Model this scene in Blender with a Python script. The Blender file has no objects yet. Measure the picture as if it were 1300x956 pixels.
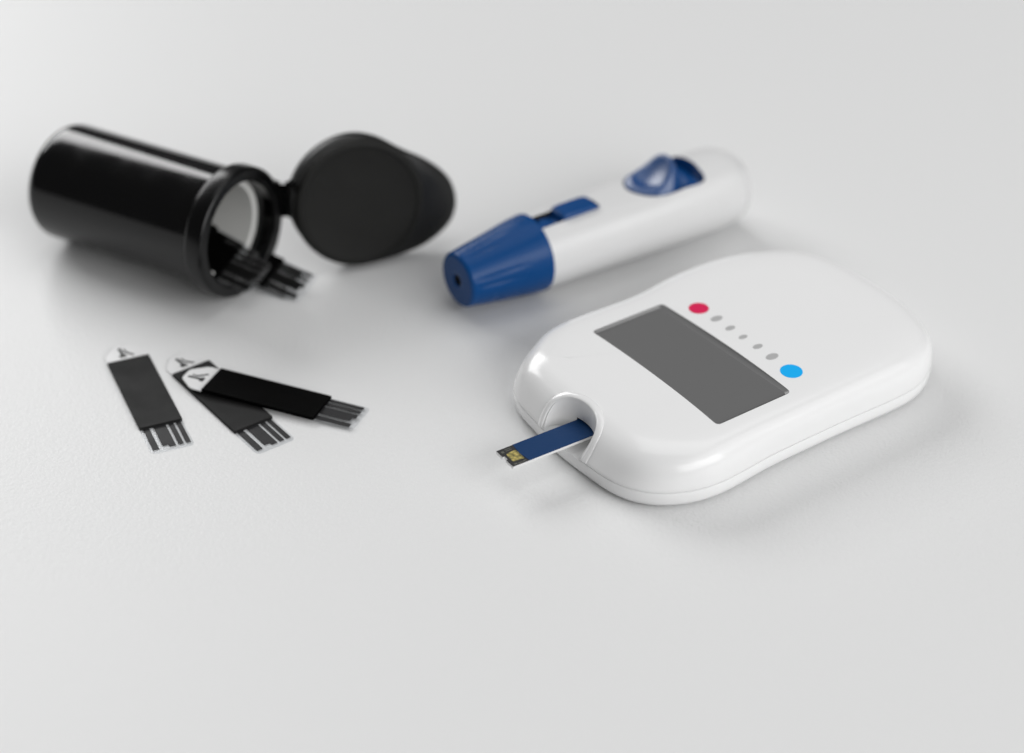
import bpy, bmesh, math, random
from mathutils import Vector, Matrix
from mathutils.bvhtree import BVHTree

S = 0.001                      # everything below is measured in millimetres
sc = bpy.context.scene
COL = sc.collection
R = math.radians
random.seed(7)

# ------------------------------------------------------------------ camera
PITCH, DIST = R(33.756), 408.54
fw = Vector((0, math.cos(PITCH), -math.sin(PITCH)))
cam_d = bpy.data.cameras.new('camera')
cam = bpy.data.objects.new('camera', cam_d)
COL.objects.link(cam)
cam.location = (-fw * DIST) * S
cam.rotation_euler = (R(90) - PITCH, 0, 0)
cam_d.sensor_width = 36
cam_d.lens = 3000 / 1300 * 36
cam_d.shift_y = -45 / 1300
cam_d.clip_start = 0.01
cam_d.clip_end = 50
cam_d.dof.use_dof = True
cam_d.dof.focus_distance = 0.378
cam_d.dof.aperture_fstop = 8.5
sc.camera = cam

# ------------------------------------------------------------------ light
sc.view_settings.view_transform = 'Standard'
sc.view_settings.look = 'None'
sc.view_settings.exposure = 0.0
sc.view_settings.gamma = 1.0
w = bpy.data.worlds.new('World')
sc.world = w
w.use_nodes = True
bg = w.node_tree.nodes['Background']
bg.inputs[0].default_value = (1.0, 1.0, 1.0, 1)
bg.inputs[1].default_value = 0.09


def softbox(name, direction, dist, sx, sy, radiance, target=(0, 0, 0), col=(1, 1, 1)):
    l = bpy.data.lights.new(name, 'AREA')
    l.shape = 'RECTANGLE'
    l.size, l.size_y = sx, sy
    l.energy = radiance * math.pi * sx * sy
    l.color = col
    o = bpy.data.objects.new(name, l)
    COL.objects.link(o)
    d = Vector(direction).normalized()
    o.location = Vector(target) * S + d * dist
    o.rotation_euler = d.to_track_quat('Z', 'Y').to_euler()
    return o


softbox('softbox_overhead', (0.06, 0.20, 0.98), 1.10, 0.92, 0.92, 1.3)
softbox('softbox_left', (-0.52, 0.68, 0.51), 1.35, 0.92, 0.55, 7.3)
softbox('softbox_right', (0.68, -0.34, 0.64), 0.90, 0.95, 0.60, 1.2)
softbox('softbox_front', (0.60, -0.70, 0.40), 1.60, 1.60, 0.84, 3.9)

sc.cycles.max_bounces = 10
sc.cycles.transparent_max_bounces = 12
sc.cycles.use_denoising = True


# ------------------------------------------------------------------ materials
def mat(name, col, rough=0.4, spec=0.5, bump=None, coat=0.0, var=0.0, sss=0.0):
    m = bpy.data.materials.new(name)
    m.use_nodes = True
    nt = m.node_tree
    b = nt.nodes['Principled BSDF']
    b.inputs['Base Color'].default_value = (*col, 1)
    b.inputs['Roughness'].default_value = rough
    b.inputs['Specular IOR Level'].default_value = spec
    b.inputs['Coat Weight'].default_value = coat
    b.inputs['Coat Roughness'].default_value = 0.08
    if sss:
        b.inputs['Subsurface Weight'].default_value = sss
        b.inputs['Subsurface Radius'].default_value = (1, 1, 1)
        b.inputs['Subsurface Scale'].default_value = 0.0012
    tc = nt.nodes.new('ShaderNodeTexCoord')
    if var:
        n = nt.nodes.new('ShaderNodeTexNoise')
        n.inputs['Scale'].default_value = 180
        n.inputs['Detail'].default_value = 6
        nt.links.new(tc.outputs['Object'], n.inputs['Vector'])
        mr = nt.nodes.new('ShaderNodeMapRange')
        mr.inputs['From Min'].default_value = 0.3
        mr.inputs['From Max'].default_value = 0.7
        mr.inputs['To Min'].default_value = rough - var
        mr.inputs['To Max'].default_value = rough + var
        nt.links.new(n.outputs['Fac'], mr.inputs['Value'])
        nt.links.new(mr.outputs['Result'], b.inputs['Roughness'])
    if bump:
        scale, dist, strength = bump
        n2 = nt.nodes.new('ShaderNodeTexNoise')
        n2.inputs['Scale'].default_value = scale
        n2.inputs['Detail'].default_value = 3
        nt.links.new(tc.outputs['Object'], n2.inputs['Vector'])
        bp = nt.nodes.new('ShaderNodeBump')
        bp.inputs['Distance'].default_value = dist
        bp.inputs['Strength'].default_value = strength
        nt.links.new(n2.outputs['Fac'], bp.inputs['Height'])
        nt.links.new(bp.outputs['Normal'], b.inputs['Normal'])
    return m


M = {
    'shell': mat('glossy_white_plastic', (0.82, 0.82, 0.82), 0.18, 0.5, var=0.02),
    'collar': mat('white_trim_plastic', (0.80, 0.80, 0.80), 0.14, 0.5, var=0.03),
    'screen': mat('grey_display', (0.138, 0.138, 0.138), 0.3, 0.45),
    'bezel': mat('grey_display_rim', (0.20, 0.20, 0.20), 0.35),
    'red': mat('crimson_print', (0.68, 0.008, 0.085), 0.35),
    'cyan': mat('cyan_print', (0.0, 0.42, 0.90), 0.35),
    'dot': mat('grey_print', (0.42, 0.42, 0.42), 0.4),
    'blue': mat('blue_plastic', (0.0025, 0.052, 0.19), 0.26, 0.17, var=0.03),
    'blue_gloss': mat('blue_button_plastic', (0.004, 0.055, 0.20), 0.24, 0.4, var=0.04),
    'blue_satin': mat('blue_satin_plastic', (0.003, 0.052, 0.19), 0.36, 0.85, var=0.02),
    'pen': mat('satin_white_plastic', (0.68, 0.68, 0.68), 0.32, 0.4, var=0.05),
    'dark': mat('dark_gap', (0.006, 0.006, 0.007), 0.6),
    'black': mat('glossy_black_plastic', (0.0015, 0.0015, 0.0017), 0.12, 0.45, var=0.04),
    'black_rim': mat('black_rim_plastic', (0.0015, 0.0015, 0.0017), 0.24, 0.32),
    'black_lid': mat('satin_black_plastic', (0.006, 0.006, 0.006), 0.42, 0.35, var=0.06),
    'plug': mat('matte_black_plastic', (0.0115, 0.0115, 0.0108), 0.6, 0.16, var=0.05),
    'liner': mat('white_desiccant_liner', (0.62, 0.62, 0.60), 0.55),
    'cover': mat('matte_black_film', (0.014, 0.014, 0.014), 0.58, 0.16, bump=(2600, 0.00003, 0.5), var=0.08),
    'cover_black': mat('matte_black_film_dark', (0.001, 0.001, 0.001), 0.55, 0.03, bump=(2600, 0.00003, 0.5), var=0.08),  # darker variant of the cover film
    'contact_shaded': mat('shaded_carbon_ink', (0.005, 0.005, 0.005), 0.6, 0.08),  # carbon ink with shade put into its colour, countering grey lamp reflections
    'contact': mat('carbon_ink', (0.020, 0.020, 0.021), 0.5, 0.25, var=0.08),
    'film': mat('white_film', (0.74, 0.74, 0.74), 0.3, 0.5),
    'ink': mat('grey_black_ink', (0.03, 0.03, 0.03), 0.5, 0.3),
    'blue_film': mat('blue_film', (0.0035, 0.034, 0.115), 0.5, 0.16, bump=(2400, 0.00004, 0.6), var=0.1),
}


def clear_film():
    m = bpy.data.materials.new('clear_film')
    m.use_nodes = True
    nt = m.node_tree
    nt.nodes.remove(nt.nodes['Principled BSDF'])
    out = nt.nodes['Material Output']
    tr = nt.nodes.new('ShaderNodeBsdfTransparent')
    tr.inputs[0].default_value = (0.95, 0.955, 0.96, 1)
    di = nt.nodes.new('ShaderNodeBsdfDiffuse')
    di.inputs[0].default_value = (0.75, 0.75, 0.75, 1)
    gl = nt.nodes.new('ShaderNodeBsdfGlossy')
    gl.inputs['Roughness'].default_value = 0.08
    a = nt.nodes.new('ShaderNodeMixShader')
    a.inputs[0].default_value = 0.03
    nt.links.new(tr.outputs[0], a.inputs[1])
    nt.links.new(di.outputs[0], a.inputs[2])
    b = nt.nodes.new('ShaderNodeMixShader')
    b.inputs[0].default_value = 0.035
    nt.links.new(a.outputs[0], b.inputs[1])
    nt.links.new(gl.outputs[0], b.inputs[2])
    nt.links.new(b.outputs[0], out.inputs[0])
    return m


M['clear'] = clear_film()


def gold_print():
    m = mat('gold_electrode_print', (0.5, 0.36, 0.08), 0.4)
    nt = m.node_tree
    b = nt.nodes['Principled BSDF']
    tc = nt.nodes.new('ShaderNodeTexCoord')
    v = nt.nodes.new('ShaderNodeTexVoronoi')
    v.inputs['Scale'].default_value = 1800
    nt.links.new(tc.outputs['Object'], v.inputs['Vector'])
    cr = nt.nodes.new('ShaderNodeValToRGB')
    e = cr.color_ramp.elements
    e[0].color = (0.72, 0.56, 0.17, 1)
    e[1].color = (0.05, 0.045, 0.02, 1)
    x = e.new(0.45)
    x.color = (0.40, 0.34, 0.11, 1)
    nt.links.new(v.outputs['Distance'], cr.inputs[0])
    nt.links.new(cr.outputs[0], b.inputs['Base Color'])
    b.inputs['Metallic'].default_value = 0.35
    return m


M['gold'] = gold_print()


M['trace'] = mat('dull_silver_trace', (0.10, 0.10, 0.085), 0.4)


def chip_print():
    m = mat('speckled_black_print', (0.01, 0.01, 0.01), 0.45)
    nt = m.node_tree
    b = nt.nodes['Principled BSDF']
    tc = nt.nodes.new('ShaderNodeTexCoord')
    v = nt.nodes.new('ShaderNodeTexVoronoi')
    v.inputs['Scale'].default_value = 3600
    v.inputs['Randomness'].default_value = 0.2
    nt.links.new(tc.outputs['Object'], v.inputs['Vector'])
    cr = nt.nodes.new('ShaderNodeValToRGB')
    e = cr.color_ramp.elements
    e[0].position = 0.18
    e[0].color = (0.16, 0.16, 0.13, 1)
    e[1].position = 0.34
    e[1].color = (0.007, 0.007, 0.008, 1)
    nt.links.new(v.outputs['Distance'], cr.inputs[0])
    nt.links.new(cr.outputs[0], b.inputs['Base Color'])
    return m


M['chip'] = chip_print()


def table_mat():
    m = mat('white_leather_table', (0.733, 0.735, 0.734), 0.40, 0.34)
    nt = m.node_tree
    b = nt.nodes['Principled BSDF']
    tc = nt.nodes.new('ShaderNodeTexCoord')
    v = nt.nodes.new('ShaderNodeTexVoronoi')
    v.feature = 'SMOOTH_F1'
    v.inputs['Scale'].default_value = 1800
    v.inputs['Smoothness'].default_value = 0.6
    n = nt.nodes.new('ShaderNodeTexNoise')
    n.inputs['Scale'].default_value = 1100
    n.inputs['Detail'].default_value = 5
    wv = nt.nodes.new('ShaderNodeMixRGB')
    wv.blend_type = 'ADD'
    wv.inputs[0].default_value = 0.0008
    nt.links.new(tc.outputs['Object'], n.inputs['Vector'])
    nt.links.new(tc.outputs['Object'], wv.inputs[1])
    nt.links.new(n.outputs['Color'], wv.inputs[2])
    nt.links.new(wv.outputs[0], v.inputs['Vector'])
    ad = nt.nodes.new('ShaderNodeMath')
    ad.operation = 'ADD'
    nt.links.new(v.outputs['Distance'], ad.inputs[0])
    nt.links.new(n.outputs['Fac'], ad.inputs[1])
    bp = nt.nodes.new('ShaderNodeBump')
    bp.inputs['Distance'].default_value = 0.00007
    bp.inputs['Strength'].default_value = 0.6
    nt.links.new(ad.outputs[0], bp.inputs['Height'])
    nt.links.new(bp.outputs['Normal'], b.inputs['Normal'])
    return m


M['table'] = table_mat()


# ------------------------------------------------------------------ helpers
def link(name, verts, faces, mats, parent=None, smooth=35, fmat=None):
    """one mesh object from millimetre coordinates"""
    me = bpy.data.meshes.new(name)
    me.from_pydata([(x * S, y * S, z * S) for x, y, z in verts], [], faces)
    bm = bmesh.new()
    bm.from_mesh(me)
    bmesh.ops.recalc_face_normals(bm, faces=bm.faces)
    bm.to_mesh(me)
    bm.free()
    for m in (mats if isinstance(mats, (list, tuple)) else [mats]):
        me.materials.append(m)
    if fmat:
        for p, k in zip(me.polygons, fmat):
            p.material_index = k
    shade(me, smooth)
    o = bpy.data.objects.new(name, me)
    COL.objects.link(o)
    if parent:
        o.parent = parent
    return o


def shade(me, angle):
    for p in me.polygons:
        p.use_smooth = True
    me.set_sharp_from_angle(angle=R(angle))


def thing(name, label, cat, matrix=None, group=None):
    o = bpy.data.objects.new(name, None)
    o.empty_display_size = 0.01
    COL.objects.link(o)
    if matrix is not None:
        o.matrix_world = matrix
    o['label'] = label
    o['category'] = cat
    if group:
        o['group'] = group
    return o


def frame(origin, x, y):
    x = Vector(x).normalized()
    y = Vector(y)
    y = (y - x * y.dot(x)).normalized()
    z = x.cross(y)
    m = Matrix((x, y, z)).transposed().to_4x4()
    m.translation = Vector(origin) * S
    return m


def loft(rings, close_ends=True, wrap=True):
    n = len(rings[0])
    v = [p for r in rings for p in r]
    f = []
    for i in range(len(rings) - 1):
        for j in range(n if wrap else n - 1):
            k = (j + 1) % n
            f.append((i * n + j, i * n + k, (i + 1) * n + k, (i + 1) * n + j))
    if close_ends:
        f.append(tuple(range(n - 1, -1, -1)))
        f.append(tuple(range((len(rings) - 1) * n, len(rings) * n)))
    return v, f


def catmull(pts, n_per=12, closed=True):
    out = []
    m = len(pts)
    for i in range(m if closed else m - 1):
        p = [Vector(pts[(i + k) % m] if closed else pts[min(max(i + k, 0), m - 1)]) for k in (-1, 0, 1, 2)]
        for s in range(n_per):
            t = s / n_per
            out.append(0.5 * ((2 * p[1]) + (p[2] - p[0]) * t + (2 * p[0] - 5 * p[1] + 4 * p[2] - p[3]) * t * t
                              + (3 * p[1] - p[0] - 3 * p[2] + p[3]) * t ** 3))
    if not closed:
        out.append(Vector(pts[-1]))
    return out


def resample(pts, n, closed=True):
    q = list(pts) + ([pts[0]] if closed else [])
    d = [0.0]
    for a, b in zip(q, q[1:]):
        d.append(d[-1] + (b - a).length)
    out, i = [], 0
    for k in range(n):
        t = d[-1] * k / (n if closed else n - 1)
        while i < len(q) - 2 and d[i + 1] < t:
            i += 1
        s = (t - d[i]) / max(d[i + 1] - d[i], 1e-9)
        out.append(q[i].lerp(q[i + 1], min(max(s, 0), 1)))
    return out


def relax(pts, it):
    n = len(pts)
    for _ in range(it):
        pts = [(pts[i - 1] + pts[i] * 2 + pts[(i + 1) % n]) / 4 for i in range(n)]
    return pts


def prism(poly, z0, z1, bevel=0.0):
    """closed outline (x, y) pulled from z0 to z1, top edge softened"""
    if bevel:
        c = poly
        n = len(c)
        ins = []
        for i in range(n):
            a, b, d = Vector(c[i - 1][:2]), Vector(c[i][:2]), Vector(c[(i + 1) % n][:2])
            e1, e2 = (b - a).normalized(), (d - b).normalized()
            nn = Vector((-(e1.y + e2.y), e1.x + e2.x)).normalized()
            k = max(nn.dot(Vector((-e1.y, e1.x))), 0.4)
            ins.append(b + nn * (bevel / k))
        rings = [[(p[0], p[1], z0) for p in c], [(p[0], p[1], z1 - bevel) for p in c], [(p.x, p.y, z1) for p in ins]]
    else:
        rings = [[(p[0], p[1], z0) for p in poly], [(p[0], p[1], z1) for p in poly]]
    return loft(rings)


def ccw(poly):
    a = sum(poly[i - 1][0] * poly[i][1] - poly[i][0] * poly[i - 1][1] for i in range(len(poly)))
    return poly if a > 0 else poly[::-1]


def round_poly(pts, rad, seg=5):
    """polygon with rounded corners; rad one value or one per corner"""
    out = []
    n = len(pts)
    for i in range(n):
        a, b, c = Vector(pts[i - 1]), Vector(pts[i]), Vector(pts[(i + 1) % n])
        r = rad[i] if isinstance(rad, (list, tuple)) else rad
        d1, d2 = (a - b), (c - b)
        if r <= 0:
            out.append(b)
            continue
        r = min(r, d1.length * 0.45, d2.length * 0.45)
        p, q = b + d1.normalized() * r, b + d2.normalized() * r
        for s in range(seg + 1):
            t = s / seg
            out.append(p * (1 - t) ** 2 + b * 2 * t * (1 - t) + q * t * t)
    return [(p.x, p.y) for p in out]


def revolve(profile, n=96, axis='x', rmod=None):
    """profile of (axial, radius) pairs spun about the x axis; open profile"""
    rings = []
    for x, r in profile:
        ring = []
        for j in range(n):
            a = 2 * math.pi * j / n
            rr = r * (rmod(x, a) if rmod else 1)
            ring.append((x, rr * math.cos(a), rr * math.sin(a)))
        rings.append(ring)
    return rings


def arc(cx, cr, rad, a0, a1, k=6):
    return [(cx + rad * math.cos(R(a0 + (a1 - a0) * i / k)), cr + rad * math.sin(R(a0 + (a1 - a0) * i / k)))
            for i in range(k + 1)]


def boolean_cut(obj, cutters, angle=30, keep_normals=True):
    """subtract cutter meshes; the uncut skin keeps the smooth normals it had before"""
    dg = bpy.context.evaluated_depsgraph_get()
    me0 = obj.data
    bm0 = bmesh.new()
    bm0.from_mesh(me0)
    bmesh.ops.triangulate(bm0, faces=bm0.faces)
    bm0.normal_update()
    bm0.faces.ensure_lookup_table()
    bvh = BVHTree.FromBMesh(bm0)
    for c in cutters:
        md = obj.modifiers.new('cut', 'BOOLEAN')
        md.operation = 'DIFFERENCE'
        md.object = c
        md.solver = 'EXACT'
        md.material_mode = 'TRANSFER'
    bpy.context.view_layer.update()
    dg = bpy.context.evaluated_depsgraph_get()
    new = bpy.data.meshes.new_from_object(obj.evaluated_get(dg))
    obj.modifiers.clear()
    obj.data = new
    for c in cutters:
        bpy.data.objects.remove(c, do_unlink=True)
    shade(new, angle)
    if keep_normals:
        nor = [(0, 0, 0)] * len(new.loops)
        for p in new.polygons:
            hit = bvh.find_nearest(p.center)
            if hit[0] is None or hit[3] > 0.00002 or abs(p.normal.dot(hit[1])) < 0.95:
                continue
            for li in p.loop_indices:
                co = new.vertices[new.loops[li].vertex_index].co
                # step slightly inside the face, so that a vertex on an edge picks the right side
                h = bvh.find_nearest(co.lerp(p.center, 0.02))
                f = bm0.faces[h[2]]
                a, b, c2 = [v.co for v in f.verts]
                q = h[0]
                ar = (b - a).cross(c2 - a).length
                if ar < 1e-14:
                    continue
                wa = (b - q).cross(c2 - q).length / ar
                wb = (c2 - q).cross(a - q).length / ar
                wc = max(0, 1 - wa - wb)
                nn = f.verts[0].normal * wa + f.verts[1].normal * wb + f.verts[2].normal * wc
                if nn.dot(p.normal) > 0.7:
                    nor[li] = tuple(nn.normalized())
        new.normals_split_custom_set(nor)
    bm0.free()
    return bvh


# ------------------------------------------------------------------ table
tv, tf = [], []
t = link('table_surface', [(-1400, -900, 0), (1400, -900, 0), (1400, 1900, 0), (-1400, 1900, 0)], [(0, 1, 2, 3)], M['table'])
t['kind'] = 'structure'
t['label'] = 'smooth white table surface with a faint leather grain'

# ------------------------------------------------------------------ glucose meter
UANG = R(35.57)
MX = Matrix.Translation(Vector((29.0, -20.5, 0)) * S) @ Matrix.Rotation(UANG, 4, 'Z')
meter = thing('glucose_meter', 'white rounded glucose meter with grey screen and a row of printed dots', 'glucose meter', MX)
plan = [(-25.9, 0), (-25.8, 4), (-25.2, 9), (-24.4, 14.5), (-22.1, 19.1), (-17.3, 21.7), (-12.6, 23.7), (-7, 24.3), (0, 24.0), (7, 23.8),
        (14, 24.9), (20, 25.1), (26, 24.7), (31, 23.4), (35.6, 21.2), (39.2, 18.4), (41.7, 14.6), (43.1, 8.5), (43.6, 2.0), (43.5, -4.5),
        (42.2, -11.0), (39.8, -16.2), (35.6, -19.4), (31, -20.8), (26, -21.0), (20, -20.9), (14, -20.8), (7, -20.9), (0, -21.0), (-7, -21.7),
        (-13, -21.8), (-18.4, -20.1), (-22.6, -16.9), (-25.0, -12), (-25.6, -6)]
outl = [Vector(p) for p in plan]
NO = 260
outline = relax(resample(catmull(outl, 14), NO), 14)
NRM = []
for i in range(NO):
    d = (outline[(i + 1) % NO] - outline[i - 1]).normalized()
    n = Vector((d.y, -d.x))
    if n.dot(outline[i] - Vector((8, 0))) < 0:
        n = -n
    NRM.append(n)


def sstep(x):
    x = min(max(x, 0), 1)
    return x * x * (3 - 2 * x)


def nose(p):            # the front end is drawn out flatter round the port than the sides are
    return sstep((-11.0 - p.x) / 12.0) * (1 - 0.55 * sstep((abs(p.y - 1.2) - 3.0) / 17.0))


FILL = []              # how far the waist of the near side is filled in towards the top
for p in outline:
    if p.y < -8 and -10 < p.x < 34:
        FILL.append(max(0.0, p.y + 21.6 - 0.35 * sstep((p.x - 8) / 20)) * sstep((p.x + 10) / 8) * sstep((34 - p.x) / 8))
    else:
        FILL.append(0.0)
FILL = [sum(FILL[(i + k) % NO] for k in range(-4, 5)) / 9 for i in range(NO)]


def off_ring(inset, z, extra=0.0):
    out = []
    t_ = sstep((z - 4.2) / 4.6)
    for p, n, fl in zip(outline, NRM, FILL):
        q = p - n * (inset + extra * nose(p) - 0.85 * fl * t_)
        out.append((q.x, q.y, z))
    return out


CEN = Vector((9.0, 0))
up_prof = [(0.30, 3.2, 0.2), (0.05, 3.26, 0.2), (0.0, 3.38, 0.2), (0.0, 3.9, 0.45), (0.02, 4.6, 0.8), (0.1, 5.4, 1.2), (0.22, 6.2, 1.6), (0.46, 7.0, 1.95),
           (0.85, 7.75, 2.3), (1.4, 8.38, 2.6), (2.1, 8.88, 2.85), (2.95, 9.22, 3.05), (4.0, 9.46, 3.2), (5.2, 9.60, 3.3), (6.6, 9.69, 3.3), (8.0, 9.76, 3.2)]
rings = [off_ring(*q) for q in up_prof]
base = rings[-1]
slope = [0.985, 0.96, 0.92, 0.86, 0.78, 0.68, 0.56, 0.42, 0.27, 0.12]
for s_ in slope:
    rings.append([(CEN.x + (x - CEN.x) * s_, CEN.y + (y - CEN.y) * s_, 9.76 + 0.28 * (1 - s_ ** 1.8)) for x, y, z in base])
v, f = loft(rings)
shell = link('upper_shell', v, f, [M['shell']], meter, 40)
shell.data.polygons[len(shell.data.polygons) - 1].use_smooth = True

# strip port: an upright half ellipse sunk into the nose, plus a slot for the strip
PC = (-24.1, 0.75)
PA, PB, PT = 3.45, 5.35, R(122)


def ell(t_, k, z=0.0):
    return (PC[0] + PA * k * math.cos(t_), PC[1] + PB * k * math.sin(t_), z)


def port_ring(k, z):
    r = [ell(-PT + 2 * PT * i / 60, k, z) for i in range(61)]
    return r + [(-34, r[-1][1], z), (-34, r[0][1], z)]


v, f = loft([port_ring(0.97, 2.2), port_ring(0.97, 3.4), port_ring(1.0, 5.5), port_ring(1.04, 8.0), port_ring(1.07, 11.5)])
c1 = link('cut', v, f, [M['collar']], meter, 30)
v, f = loft([[(u, s_ * 2.62 + 0.05, z) for s_, z in ((-1, 4.55), (1, 4.55), (1, 5.6), (-1, 5.6))] for u in (-24, -12)])
c2 = link('cut', v, f, [M['dark']], meter, 30)
scr = []
cs = [(-7.75, 16.45), (7.35, 16.35), (8.1, -16.4), (-7.75, -16.5)]
scr = [Vector(cs[0]), Vector(cs[1]), Vector(cs[2]), Vector(cs[3])]
near = [(-7.75 + 0.45 * math.sin(math.pi * i / 16), -16.5 + 33 * i / 16) for i in range(1, 16)]
poly = round_poly([cs[0], cs[1], cs[2], cs[3]] + near, [0.9, 0.9, 0.9, 0.9] + [0] * 15, 4)
poly = ccw(poly)


def shrink(pl, k):
    cx = sum(p[0] for p in pl) / len(pl)
    return [(cx + (p[0] - cx) * (1 - k / 7.6), p[1] * (1 - k / 16.4)) for p in pl]


cx_ = 0.0
wide = [(x, y) for x, y in poly]
v, f = loft([[(x, y, 9.15) for x, y in shrink(poly, 0.55)], [(x, y, 9.62) for x, y in shrink(poly, 0.18)],
             [(x, y, 10.02) for x, y in shrink(poly, 0.0)], [(x, y, 12) for x, y in shrink(poly, -0.2)]])
c3 = link('cut', v, f, [M['bezel']], meter, 30)
meter_bvh = boolean_cut(shell, [c1, c2, c3], 30)

v, f = prism(ccw(shrink(poly, 0.62)), 9.17, 9.34, 0.03)
link('screen', v, f, M['screen'], meter, 30)

low_prof = [(3.2, 0.0), (1.5, 0.0), (0.75, 0.18), (0.35, 0.55), (0.12, 1.2), (0.02, 2.0), (0.0, 2.8), (0.05, 2.95), (0.30, 3.02), (0.32, 3.1)]
rings = [off_ring(i, z + 0.15, 0.2) for i, z in low_prof[:-1]] + [off_ring(0.32, 3.22, 0.25)]
v, f = loft(rings)
link('lower_shell', v, f, M['shell'], meter, 40)

# raised collar round the port, following the nose
def surf_z(u_, v_):
    h = meter_bvh.ray_cast(Vector((u_, v_, 20)) * S, Vector((0, 0, -1)))
    return None if h[0] is None else h[0].z / S


def surf(u_, v_):
    h = meter_bvh.ray_cast(Vector((u_, v_, 20)) * S, Vector((0, 0, -1)))
    return (None, None) if h[0] is None else (h[0] / S, h[1])


def port_curve(off, n):
    path = []
    m = 400
    for i in range(m + 1):
        t_ = -PT - 0.1 + (2 * PT + 0.2) * i / m
        a, b = PA * 1.05 + off, PB * 1.05 + off * 0.95
        u_, v_ = PC[0] + a * math.cos(t_), PC[1] + b * math.sin(t_)
        p, nn = surf(u_, v_)
        if p is None or p.z < 3.35:
            continue
        path.append((p, nn))
    pts = resample([p for p, _ in path], n, closed=False)
    res = []
    for q in pts:
        h = meter_bvh.find_nearest(q * S)
        res.append((q, h[1]))
    return res


NB = 90
sect = [(0.0, -0.9), (0.0, 0.12), (0.12, 0.24), (0.35, 0.28), (0.75, 0.24), (1.1, 0.16), (1.25, 0.06), (1.3, -0.35)]
cols = []
for o_, h_ in sect:
    cols.append([tuple(q + nn * h_) for q, nn in port_curve(o_, NB)])
v, f = loft(cols, close_ends=False, wrap=False)
n_ = NB
f.append(tuple(i * n_ for i in range(len(sect))))
f.append(tuple((len(sect) - 1 - i) * n_ + n_ - 1 for i in range(len(sect))))
link('port_collar', v, f, M['collar'], meter, 50)

# printed dots, laid on the curved top
def dot(u_, v_, a, b, m, name, label=None):
    n = 28
    rings = []
    for h_ in (-0.15, 0.035):
        for_k = [(u_ + a * math.cos(2 * math.pi * i / n), v_ + b * math.sin(2 * math.pi * i / n)) for i in range(n)]
        rings.append([(x, y, surf_z(x, y) + h_) for x, y in for_k])
    v, f = loft(rings)
    o = link(name, v, f, m, meter, 30)
    if label:
        o['label'] = label


dot(11.15, 11.25, 1.72, 1.72, M['red'], 'printed_dot', 'crimson round dot')
dot(11.55, -11.95, 1.85, 1.85, M['cyan'], 'printed_dot', 'bright blue round dot')
for u_, v_, a, b in ((11.5, 6.95, 1.15, 0.72), (11.45, 3.35, 0.95, 0.58), (11.45, 0.05, 0.85, 0.5), (11.6, -3.5, 0.95, 0.58), (11.65, -7.05, 1.2, 0.75)):
    dot(u_, v_, a, b, M['dot'], 'printed_dot')

# ------------------------------------------------------------------ blue strip in the port
bs = thing('test_strip', 'blue test strip with a gold window end, plugged into the glucose meter', 'test strip',
           MX @ Matrix.Translation(Vector((-36.55, 0.8, 4.72)) * S) @ Matrix.Rotation(R(-2.4), 4, 'Z'))
W2 = 2.48
notched = [(0, -W2), (20, -W2), (20, W2), (0, W2), (0, 0.55), (0.35, 0.45), (0.35, -0.25), (0, -0.35)]
v, f = prism(ccw(round_poly(notched, [0.15, 0.1, 0.1, 0.15, 0.1, 0.1, 0.1, 0.1], 3)), 0, 0.42, 0.03)
link('base_film', v, f, M['film'], bs, 30)
v, f = prism(ccw([(0.04, -W2 + 0.04), (3.1, -W2 + 0.04), (3.1, W2 - 0.04), (0.04, W2 - 0.04), (0.04, 0.6), (0.4, 0.5), (0.4, -0.3), (0.04, -0.4)]), 0.40, 0.455)
link('electrode_pad', v, f, M['chip'], bs, 30)
v, f = prism(ccw(round_poly([(0.75, -1.25), (2.8, -1.5), (2.85, 0.95), (2.2, 1.1), (0.9, 0.85)], 0.15, 3)), 0.44, 0.475)
link('gold_window', v, f, M['gold'], bs, 30)
for a, b, c, d in ((0.55, -2.2, 0.5, 0.35), (0.5, 1.35, 0.45, 0.5), (1.2, -2.25, 0.8, 0.22), (1.3, 1.5, 1.1, 0.16), (1.3, 1.9, 1.1, 0.16), (2.2, -2.1, 0.6, 0.2)):
    v, f = prism([(a, b), (a + c, b), (a + c, b + d), (a, b + d)], 0.45, 0.468)
    link('electrode_trace', v, f, M['trace'], bs, 30)
v, f = prism(ccw([(3.1, -W2 + 0.03), (20, -W2 + 0.03), (20, W2 - 0.03), (3.1, W2 - 0.03), (2.8, 0)]), 0.40, 0.53, 0.03)
link('cover_film', v, f, M['blue_film'], bs, 30)

# ------------------------------------------------------------------ lancing pen
t0 = Vector((-9.78, 10.09, 0)) + Vector((0.5327, -0.8463, 0)) * 1.5 - Vector((0.8463, 0.5327, 0)) * 0.7
PX = Vector((math.cos(R(34.4)), math.sin(R(34.4)), 0))
pen = thing('lancing_pen', 'white and blue lancing pen lying on the table behind the meter', 'lancing pen',
            frame(t0, PX, (-PX.y, PX.x, 0)))
ZC = 7.3


def pen_rad(u_):
    s_ = min(max((u_ - 53) / 7.6, 0), 1)
    return (7.0 + 0.8 * sstep((u_ - 16) / 34)) * math.sqrt(max(1 - 0.30 * s_ ** 3, 0.0))


def pen_top(u_):
    return 6.0 + 2.3 * sstep((u_ - 38) / 16) - 1.6 * max((u_ - 57) / 4, 0) ** 1.8


def pen_ring(u_, k=1.0):
    r = pen_rad(u_) * k
    top = pen_top(u_) * k
    out = []
    n = 120
    for j in range(n):
        a = 2 * math.pi * j / n
        y, z = r * math.cos(a), min(r, 8) * math.sin(a)
        # soft flat along the top
        if z > 0:
            e = 7.0
            zz = z / top
            z = z / (1 + zz ** e) ** (1 / e)
        out.append((u_, y, max(ZC + z, 0.05)))
    return out


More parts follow.
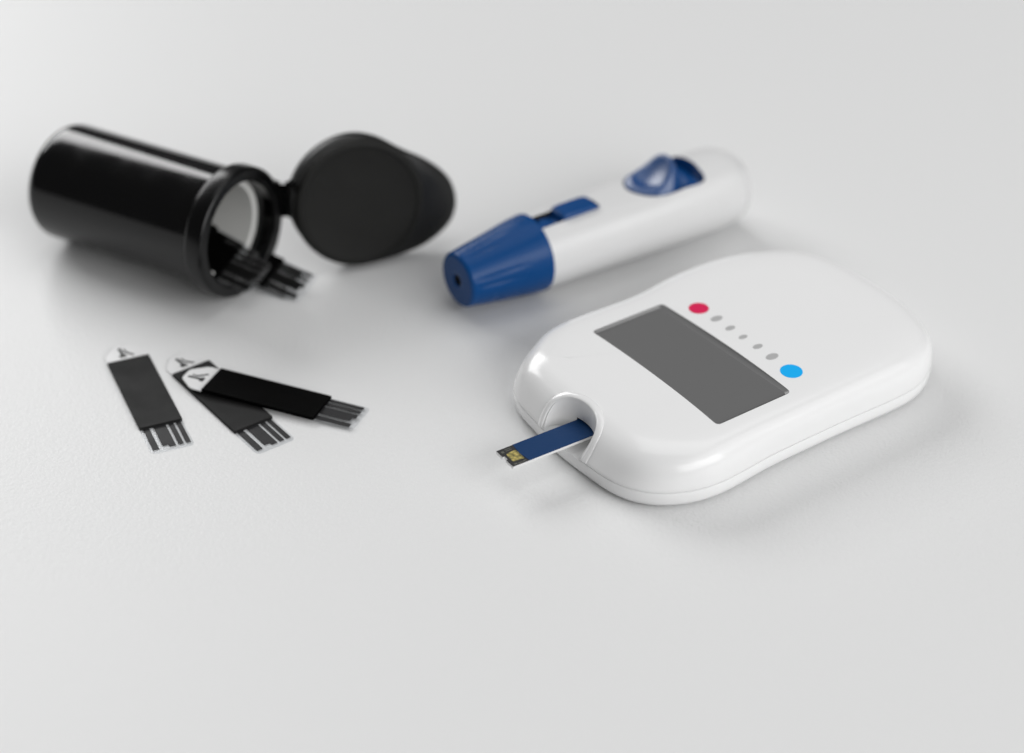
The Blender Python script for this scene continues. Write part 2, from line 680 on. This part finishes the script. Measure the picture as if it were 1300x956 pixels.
us = [15.0, 15.2] + [16 + i for i in range(0, 36, 2)] + [52, 53, 54, 55, 56, 57, 58, 59, 59.8, 60.4]
rings = [pen_ring(us[0], 0.97)] + [pen_ring(u_) for u_ in us[1:-2]] + [pen_ring(59.15, 0.985)]
v, f = loft(rings)
body = link('body', v, f, [M['pen']], pen, 40)
rings = [pen_ring(59.22, 0.97), pen_ring(59.3, 0.985), pen_ring(59.4), pen_ring(60.1), pen_ring(60.5, 0.985), pen_ring(60.9, 0.95), pen_ring(61.1, 0.90)]
v, f = loft(rings)
link('end_cap', v, f, [M['pen']], pen, 40)
slot = round_poly([(10, -2.1), (29.6, -2.1), (29.6, 2.1), (10, 2.1)], [0.1, 1.2, 1.2, 0.1], 5)
v, f = prism(ccw(slot), 11.4, 18)
c1 = link('cut', v, f, [M['dark']], pen)
rec = [(36.8, 0), (37.6, -2.4), (39.6, -4.2), (42.5, -5.0), (46, -5.1), (50.4, -5.1), (51.1, -2.5), (51.3, 0)]
rec = rec + [(u_, -v_) for u_, v_ in rec[-2:0:-1]]
rec = [(p.x, p.y) for p in resample(catmull(rec, 6), 70)]
v, f = prism(ccw(rec), 11.2, 18)
c2 = link('cut', v, f, [M['blue_gloss']], pen)
boolean_cut(body, [c1, c2], 30)


# ribbed nose cap
def ribs(x, a):
    k = min(max((x - 0.8) / 2.0, 0), 1) * min(max((11.5 - x) / 6.0, 0), 1)
    s_ = 0
    for c in (100, 166, 234, 306, 34):
        for o_ in (-8, 8):
            d = (math.degrees(a) - (c + o_) + 180) % 360 - 180
            s_ += math.exp(-(d / 3.0) ** 2)
    return 1 - 0.034 * k * s_


prof = [(3.5, 0.02), (3.5, 0.98), (0.12, 1.04), (0.0, 1.2), (0.0, 2.0), (0.0, 4.1)] + arc(0.75, 4.35, 0.75, 180, 100, 6)
prof += [(1.0, 5.1), (1.5, 5.2), (2, 5.28), (3, 5.43), (4, 5.58), (5, 5.73), (6, 5.88), (7, 6.04), (8, 6.2), (9, 6.35), (10, 6.5), (11, 6.66), (12, 6.81), (13, 6.95), (14.4, 7.08), (15.4, 7.2), (15.8, 7.18), (15.95, 7.0), (15.95, 5.0)]
rings = [[(x, y, z + ZC - 0.25 + 0.25 * min(x / 15, 1)) for x, y, z in r] for r in revolve(prof, 360, rmod=lambda x, a: ribs(x, a))]
v, f = loft(rings)
nk = len(prof) - 1
fm = [1 if i < 360 * 2 else 0 for i in range(len(f))]
fm[-2] = 1
cap = link('nose_cap', v, f, [M['blue'], M['dark']], pen, 40, fmat=fm)

# depth slider in the slot: track, block and small wedge next to the cap
v, f = prism(ccw([(15.9, -1.9), (29.3, -1.9), (29.3, 1.9), (15.9, 1.9)]), 11.5, 12.0)
link('slider_track', v, f, M['blue_gloss'], pen)
side = [(21.2, 12.0), (21.35, 13.4), (21.8, 13.85), (23, 13.95), (27.5, 13.95), (28.7, 13.7), (29.3, 12.9), (29.35, 12.0)]
rings = []
for y, k in ((-2.02, 0.0), (-1.95, 0.12), (-1.5, 0.22), (1.5, 0.22), (1.95, 0.12), (2.02, 0.0)):
    rings.append([(x, y, 12.0 + (z - 12.0) * (1 if z < 12.1 else 0.9 + k * 0.45)) for x, z in side])
v, f = loft(rings)
link('depth_slider', v, f, M['blue_gloss'], pen, 35)
side = [(15.9, 12.0), (15.9, 13.25), (17.5, 13.1), (19.5, 12.75), (20.4, 12.0)]
v, f = loft([[(x, y, z) for x, z in side] for y in (-2.0, -0.6)])
link('slider_wedge', v, f, M['blue_gloss'], pen, 30)
rings = [[(18.6 + 0.75 * math.cos(a), 0.5 + 0.75 * math.sin(a), z) for a in [2 * math.pi * i / 20 for i in range(20)]] for z in (11.9, 12.55)]
v, f = loft(rings)
link('slider_stud', v, f, M['blue_gloss'], pen, 30)

# trigger: scooped thumb button rising to a crest, flat floor behind it
ins = [(41 + (x - 44) * 0.97 + 3, y * 0.965) for x, y in rec]
v, f = prism(ccw(ins), 11.3, 12.1)
link('trigger_floor', v, f, M['blue_gloss'], pen)
NXb, NYb = 64, 36


def half_w(u_):
    best = 0
    for (x0, y0), (x1, y1) in zip(ins, ins[1:] + ins[:1]):
        if (x0 - u_) * (x1 - u_) <= 0 and abs(x1 - x0) > 1e-6:
            tt = (u_ - x0) / (x1 - x0)
            best = max(best, abs(y0 + (y1 - y0) * tt))
    return best


def btn_z(u_, y, hw):
    uc = 46.0 - 0.10 * y * y                   # the crest is an arc in plan
    e = min(abs(y) / 4.9, 1)
    s_ = min(max((u_ - 37.0) / (45.8 - 37.0), 0), 1)
    z = 12.55 + 0.75 * (1 - e * e) + 4.3 * s_ ** 1.3 * (1 - e ** 3.4)
    bowl = max(0.0, 1 - ((u_ - 41.9) / 3.4) ** 2 - (y / 3.4) ** 2)
    z -= 1.35 * bowl
    if u_ > uc - 0.4:
        z -= 4.6 * min((u_ - uc + 0.4) / 1.9, 1) ** 1.7
    return z


top, bot = [], []
for i in range(NXb + 1):
    u_ = 37.05 + (48.6 - 37.05) * i / NXb
    hw = max(half_w(u_) - 0.05, 0.05)
    for j in range(NYb + 1):
        y = hw * (2 * j / NYb - 1)
        top.append((u_, y, max(btn_z(u_, y, hw), 12.0)))
        bot.append((u_, y, 11.9))
nv = len(top)
v = top + bot
f = []
for i in range(NXb):
    for j in range(NYb):
        a = i * (NYb + 1) + j
        q = (a, a + 1, a + NYb + 2, a + NYb + 1)
        f.append(q)
        f.append(tuple(nv + k for k in reversed(q)))
edge = [i * (NYb + 1) for i in range(NXb + 1)] + [NXb * (NYb + 1) + j for j in range(1, NYb + 1)] \
    + [i * (NYb + 1) + NYb for i in range(NXb - 1, -1, -1)] + [j for j in range(NYb - 1, 0, -1)]
for a, b in zip(edge, edge[1:] + edge[:1]):
    f.append((a, b, nv + b, nv + a))
link('trigger_button', v, f, M['blue_satin'], pen, 45)

# ------------------------------------------------------------------ strip vial
VB, VF = Vector((-83.84, 38.3, 10.8)), Vector((-48.15, 16.08, 12.3))
VA = (VF - VB).normalized()
VB, VF = VB + VA * 1.7, VF + VA * 1.1
VL = (VF - VB).length
vial = thing('strip_vial', 'open black cylindrical strip vial lying on its side, flip lid hanging off its rim', 'vial',
             frame(VB, VA, Vector((0, 0, 1)).cross(VA)))
RO, RI = 10.7, 9.35
prof = [(2.0, 0.02), (2.0, RI - 0.6)] + [(2.6, RI), (VL - 0.5, RI), (VL - 4.6, RI)]
prof = [(1.8, 0.02), (1.8, RI - 0.5), (2.3, RI), (12, RI), (25, RI), (VL - 0.6, RI)]
prof += [(VL - 0.6, RO - 0.2), (VL - 0.8, RO), (28, RO), (16, RO), (4, RO)] + arc(2.4, RO - 2.4, 2.4, 90, 172, 9) + [(0.0, RO - 3.2), (0.25, RO - 4.0), (0.3, 0.02)]
v, f = loft(revolve(prof, 128))
link('body', v, f, M['black'], vial, 40)
prof = [(VL - 4.6, RO - 0.05)] + arc(VL - 2.9, 10.45, 1.5, 175, 95, 9)
prof += [(VL - 1.6, 11.93)] + arc(VL - 0.75, 11.15, 0.75, 88, 5, 6) + [(VL, 10.9), (VL - 0.05, 10.2)] + arc(VL - 0.3, 10.05, 0.3, -10, -85, 4) + [(VL - 2.2, 9.6), (VL - 2.4, RI), (VL - 4.6, RI - 0.02)]
v, f = loft(revolve(prof, 128), close_ends=False)
n_, m_ = 128, len(prof)
for j in range(n_):
    k = (j + 1) % n_
    f.append(((m_ - 1) * n_ + j, (m_ - 1) * n_ + k, k, j))
link('rim', v, f, M['black_rim'], vial, 40)
prof = [(2.4, RI - 0.06), (VL - 3.9, RI - 0.06), (VL - 3.75, RI - 0.25), (VL - 3.75, RI - 1.15), (VL - 3.95, RI - 1.35), (3.2, RI - 1.35), (2.4, RI - 1.35)]
v, f = loft(revolve(prof, 96), close_ends=False)
n_, m_ = 96, len(prof)
for j in range(n_):
    k = (j + 1) % n_
    f.append(((m_ - 1) * n_ + j, (m_ - 1) * n_ + k, k, j))
link('liner', v, f, M['liner'], vial, 40)

# lid: built in its own upright plane, then carried into the vial's frame
yaw, tilt = R(20), R(10)
e1 = Vector((math.cos(yaw), math.sin(yaw), 0))
nb = Vector((-math.sin(yaw), math.cos(yaw), 0))
e2 = Vector((0, 0, 1)) * math.cos(tilt) + nb * math.sin(tilt)
LM = frame((-27.5, 26.2, 12.6), e1, e2)      # local z faces the camera side
TOV = vial.matrix_world.inverted() @ LM


def lid_part(name, v, f, m, angle=40, parent=None):
    vv = [tuple((TOV @ (Vector(p) * S)) / S) for p in v]
    return link(name, vv, f, m, parent or vial, angle)


egg = [(19.13, -4.58), (18.6, -0.95), (16.92, 1.95), (13.5, 5.1), (10.7, 6.9), (7.9, 8.75), (5.8, 10.4), (3.15, 11.75), (-0.1, 12.5), (-3.4, 12.15),
       (-6.4, 10.95), (-9.2, 8.9), (-11.4, 5.9), (-12.45, 2.4), (-12.2, -1.8), (-10.6, -5.6), (-7.8, -9.1), (-4.0, -11.7), (0.05, -12.5),
       (4.4, -12.3), (8.6, -11.7), (12.4, -10.7), (15.6, -9.2), (17.8, -7.6)]
eg = relax(resample(catmull(egg, 10), 160), 6)
gc = Vector((2.5, -1.0))


def egg_ring(k, z):
    out = []
    n = len(eg)
    for i in range(n):
        d = (eg[(i + 1) % n] - eg[i - 1]).normalized()
        nn = Vector((-d.y, d.x))
        p = eg[i] + nn * k
        out.append((p.x, p.y, z))
    return out


def tab_bend(p):        # the thumb tab sweeps back a little from the disc
    x, y, z = p
    return (x, y, z - 0.022 * max(x - 9.5, 0) ** 2)


rg = [egg_ring(1.0, -3.0), egg_ring(0.3, -2.8), egg_ring(0.0, -2.2), egg_ring(0.0, -0.8), egg_ring(0.2, -0.25), egg_ring(0.7, 0.0), egg_ring(2.5, 0.0)]
rg = [[tab_bend(p) for p in r] for r in rg]
v, f = loft(rg)
lid = lid_part('lid', v, f, M['black_lid'], 40)
prof = [(-0.3, 12.0), (0.6, 11.9), (1.3, 11.55), (1.5, 11.1), (1.5, 10.75), (1.25, 10.55), (1.1, 10.0), (1.1, 5.0), (1.1, 0.02)]
rg = [[(y - 0.0, z - 0.6 + 0.55, x) for x, y, z in r] for r in revolve(prof, 110)]
v, f = loft(rg, close_ends=True)
lid_part('plug', v, f, [M['plug']], 35, lid)

# living hinge between rim and lid, about 8 mm tall
hp = []
for z_ in (-3.6, 4.4):
    pass
HV = lambda p: vial.matrix_world.inverted() @ (Vector(p) * S) / S
h0 = Vector((-42.6, 26.3, 12.6))
h1 = LM @ (Vector((-11.3, 2.0, -0.8)) * S) / S
up_ = (Vector((0, 0, 1)) + VA * 0.05).normalized()
rings = []
for t_ in [i / 8 for i in range(9)]:
    p = h0.lerp(h1, t_) + nb * 0.5 * math.sin(math.pi * t_)
    hh = 4.3 - 0.9 * math.sin(math.pi * t_)
    th = nb * (0.85 - 0.45 * math.sin(math.pi * t_))
    rings.append([tuple(HV(p + up_ * a * hh + th * b)) for a, b in ((1, 1), (1, -1), (-1, -1), (-1, 1))])
v, f = loft(rings)
link('hinge', v, f, M['black'], vial, 40)


# ------------------------------------------------------------------ dark test strips
def make_strip():
    root = thing('test_strip', '', 'test strip')
    film = round_poly([(0, -1.35), (2.6, -3.55), (5.0, -3.55), (5.0, -3.4), (25.2, -3.4), (25.2, 3.4), (5.0, 3.4), (5.0, 3.55), (2.6, 3.55), (0, 1.35)], [0.35, 0.6] + [0.02] * 6 + [0.6, 0.35], 4)
    v, f = prism(ccw(film), 0, 0.26, 0.02)
    link('base_film', v, f, M['film'], root, 30)
    tail = round_poly([(25.32, -3.62), (32.4, -3.62), (32.4, 3.62), (25.32, 3.62)], [0.05, 1.2, 0.9, 0.05], 5)
    v, f = prism(ccw(tail), 0, 0.12, 0.02)
    link('clear_end', v, f, M['clear'], root, 30)
    cov = [(4.8, -3.6), (25.3, -3.6), (25.3, 3.6), (4.8, 3.6)]
    v, f = prism(ccw(cov), 0.03, 0.60, 0.05)
    link('cover_film', v, f, M['cover'], root, 30)
    y = -3.05
    for y0, y1, step in ((-3.1, -2.05, 0), (-1.35, 0.75, 1), (1.2, 2.05, 0), (2.45, 3.25, 0)):
        x1 = 31.5
        if step:
            pl = [(25.31, y0), (30.9, y0), (30.9, y0 + 1.0), (x1, y0 + 1.0), (x1, y1), (25.31, y1)]
        else:
            pl = [(25.31, y0), (x1, y0), (x1, y1), (25.31, y1)]
        v, f = prism(ccw(pl), 0.115, 0.15)
        link('contact', v, f, M['contact'], root, 30)
    # printed insertion mark near the tip: a thick bar and a thin hooked stroke
    bar = [(0.75, -0.85), (2.9, -0.75), (2.95, -1.15), (3.7, -1.1), (3.7, 0.1), (3.1, 0.1), (2.95, -0.15), (0.75, -0.3)]
    v, f = prism(ccw(bar), 0.25, 0.275)
    link('printed_mark', v, f, M['ink'], root, 30)
    hook = [(1.2, 0.3), (2.0, 0.35), (2.6, 0.75), (3.5, 1.5), (3.75, 1.2), (2.9, 0.35), (2.2, 0.0), (1.2, 0.0)]
    v, f = prism(ccw(hook), 0.25, 0.275)
    link('printed_mark', v, f, M['ink'], root, 30)
    return root


def copy_tree(o):
    c = o.copy()
    COL.objects.link(c)
    for ch in o.children:
        d = ch.copy()
        COL.objects.link(d)
        d.parent = c
    return c


strip0 = make_strip()
used = [False]


def place(matrix, label, group, dark=0):
    o = strip0 if not used[0] else copy_tree(strip0)
    used[0] = True
    o.matrix_world = matrix
    o['label'] = label
    o['group'] = group
    if dark:                                   # this one takes a darker cover material than the first one
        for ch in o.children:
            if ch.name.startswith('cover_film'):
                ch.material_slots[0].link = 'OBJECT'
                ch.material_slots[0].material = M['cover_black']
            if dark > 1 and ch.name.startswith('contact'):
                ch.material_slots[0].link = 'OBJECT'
                ch.material_slots[0].material = M['contact_shaded']  # contact colour darkened here to keep the left lamp's sheen off
    return o


def lay(cx, cy, ang, z, pitch, roll, label, group, dark=0, ox=15.05):
    a = R(ang)
    x = Vector((math.cos(a) * math.cos(pitch), math.sin(a) * math.cos(pitch), -math.sin(pitch)))
    y0 = Vector((-math.sin(a), math.cos(a), 0))
    zz = x.cross(y0)
    y = y0 * math.cos(roll) + zz * math.sin(roll)
    o = Vector((cx, cy, z)) - x * ox
    place(frame(o, x, y), label, group, dark)


GT = 'loose test strips on the table'
lay(-61.51, -15.67, -67.2, 0.02, 0, 0, 'black test strip lying apart flat on the table, pointing at the viewer', GT)
lay(-48.43, -17.01, -53.6, 0.02, 0, 0, 'black test strip half covered by another strip lying across it', GT)
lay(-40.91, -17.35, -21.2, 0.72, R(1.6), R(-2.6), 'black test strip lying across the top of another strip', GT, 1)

GV = 'test strips spilling from the vial'


def spill(p2, p1, e2, label, along=25.3, w_=7.2):
    """p2, p1: near and far corner of the cover's end; e2: a point the strip runs towards"""
    p2, p1, e2 = Vector(p2), Vector(p1), Vector(e2)
    x = (e2 - p2).normalized()
    m = frame((0, 0, 0), x, p1 - p2)
    y = Vector(m.col[1][:3])
    z = Vector(m.col[2][:3])
    o = p2 - x * along + y * 3.6 - z * 0.6
    m.translation = o * S
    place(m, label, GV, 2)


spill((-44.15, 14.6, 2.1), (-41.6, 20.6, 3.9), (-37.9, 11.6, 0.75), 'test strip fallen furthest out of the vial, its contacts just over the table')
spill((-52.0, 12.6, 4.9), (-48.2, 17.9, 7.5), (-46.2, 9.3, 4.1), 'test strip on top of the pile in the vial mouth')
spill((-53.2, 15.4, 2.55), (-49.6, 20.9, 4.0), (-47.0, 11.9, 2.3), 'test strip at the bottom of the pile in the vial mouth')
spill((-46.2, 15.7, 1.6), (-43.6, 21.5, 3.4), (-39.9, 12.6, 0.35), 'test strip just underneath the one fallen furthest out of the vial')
vy = Vector((0, 0, 1)).cross(VA)


def inside(ax, lat, z, rise, roll, label):
    p2 = VF - VA * ax + vy * lat
    p2.z = z
    p1 = p2 + (vy * math.cos(R(roll)) + Vector((0, 0, 1)) * math.sin(R(roll))) * 7.2
    e2 = p2 + VA * 10 - Vector((0, 0, 1)) * rise * 10
    spill(p2, p1, e2, label)


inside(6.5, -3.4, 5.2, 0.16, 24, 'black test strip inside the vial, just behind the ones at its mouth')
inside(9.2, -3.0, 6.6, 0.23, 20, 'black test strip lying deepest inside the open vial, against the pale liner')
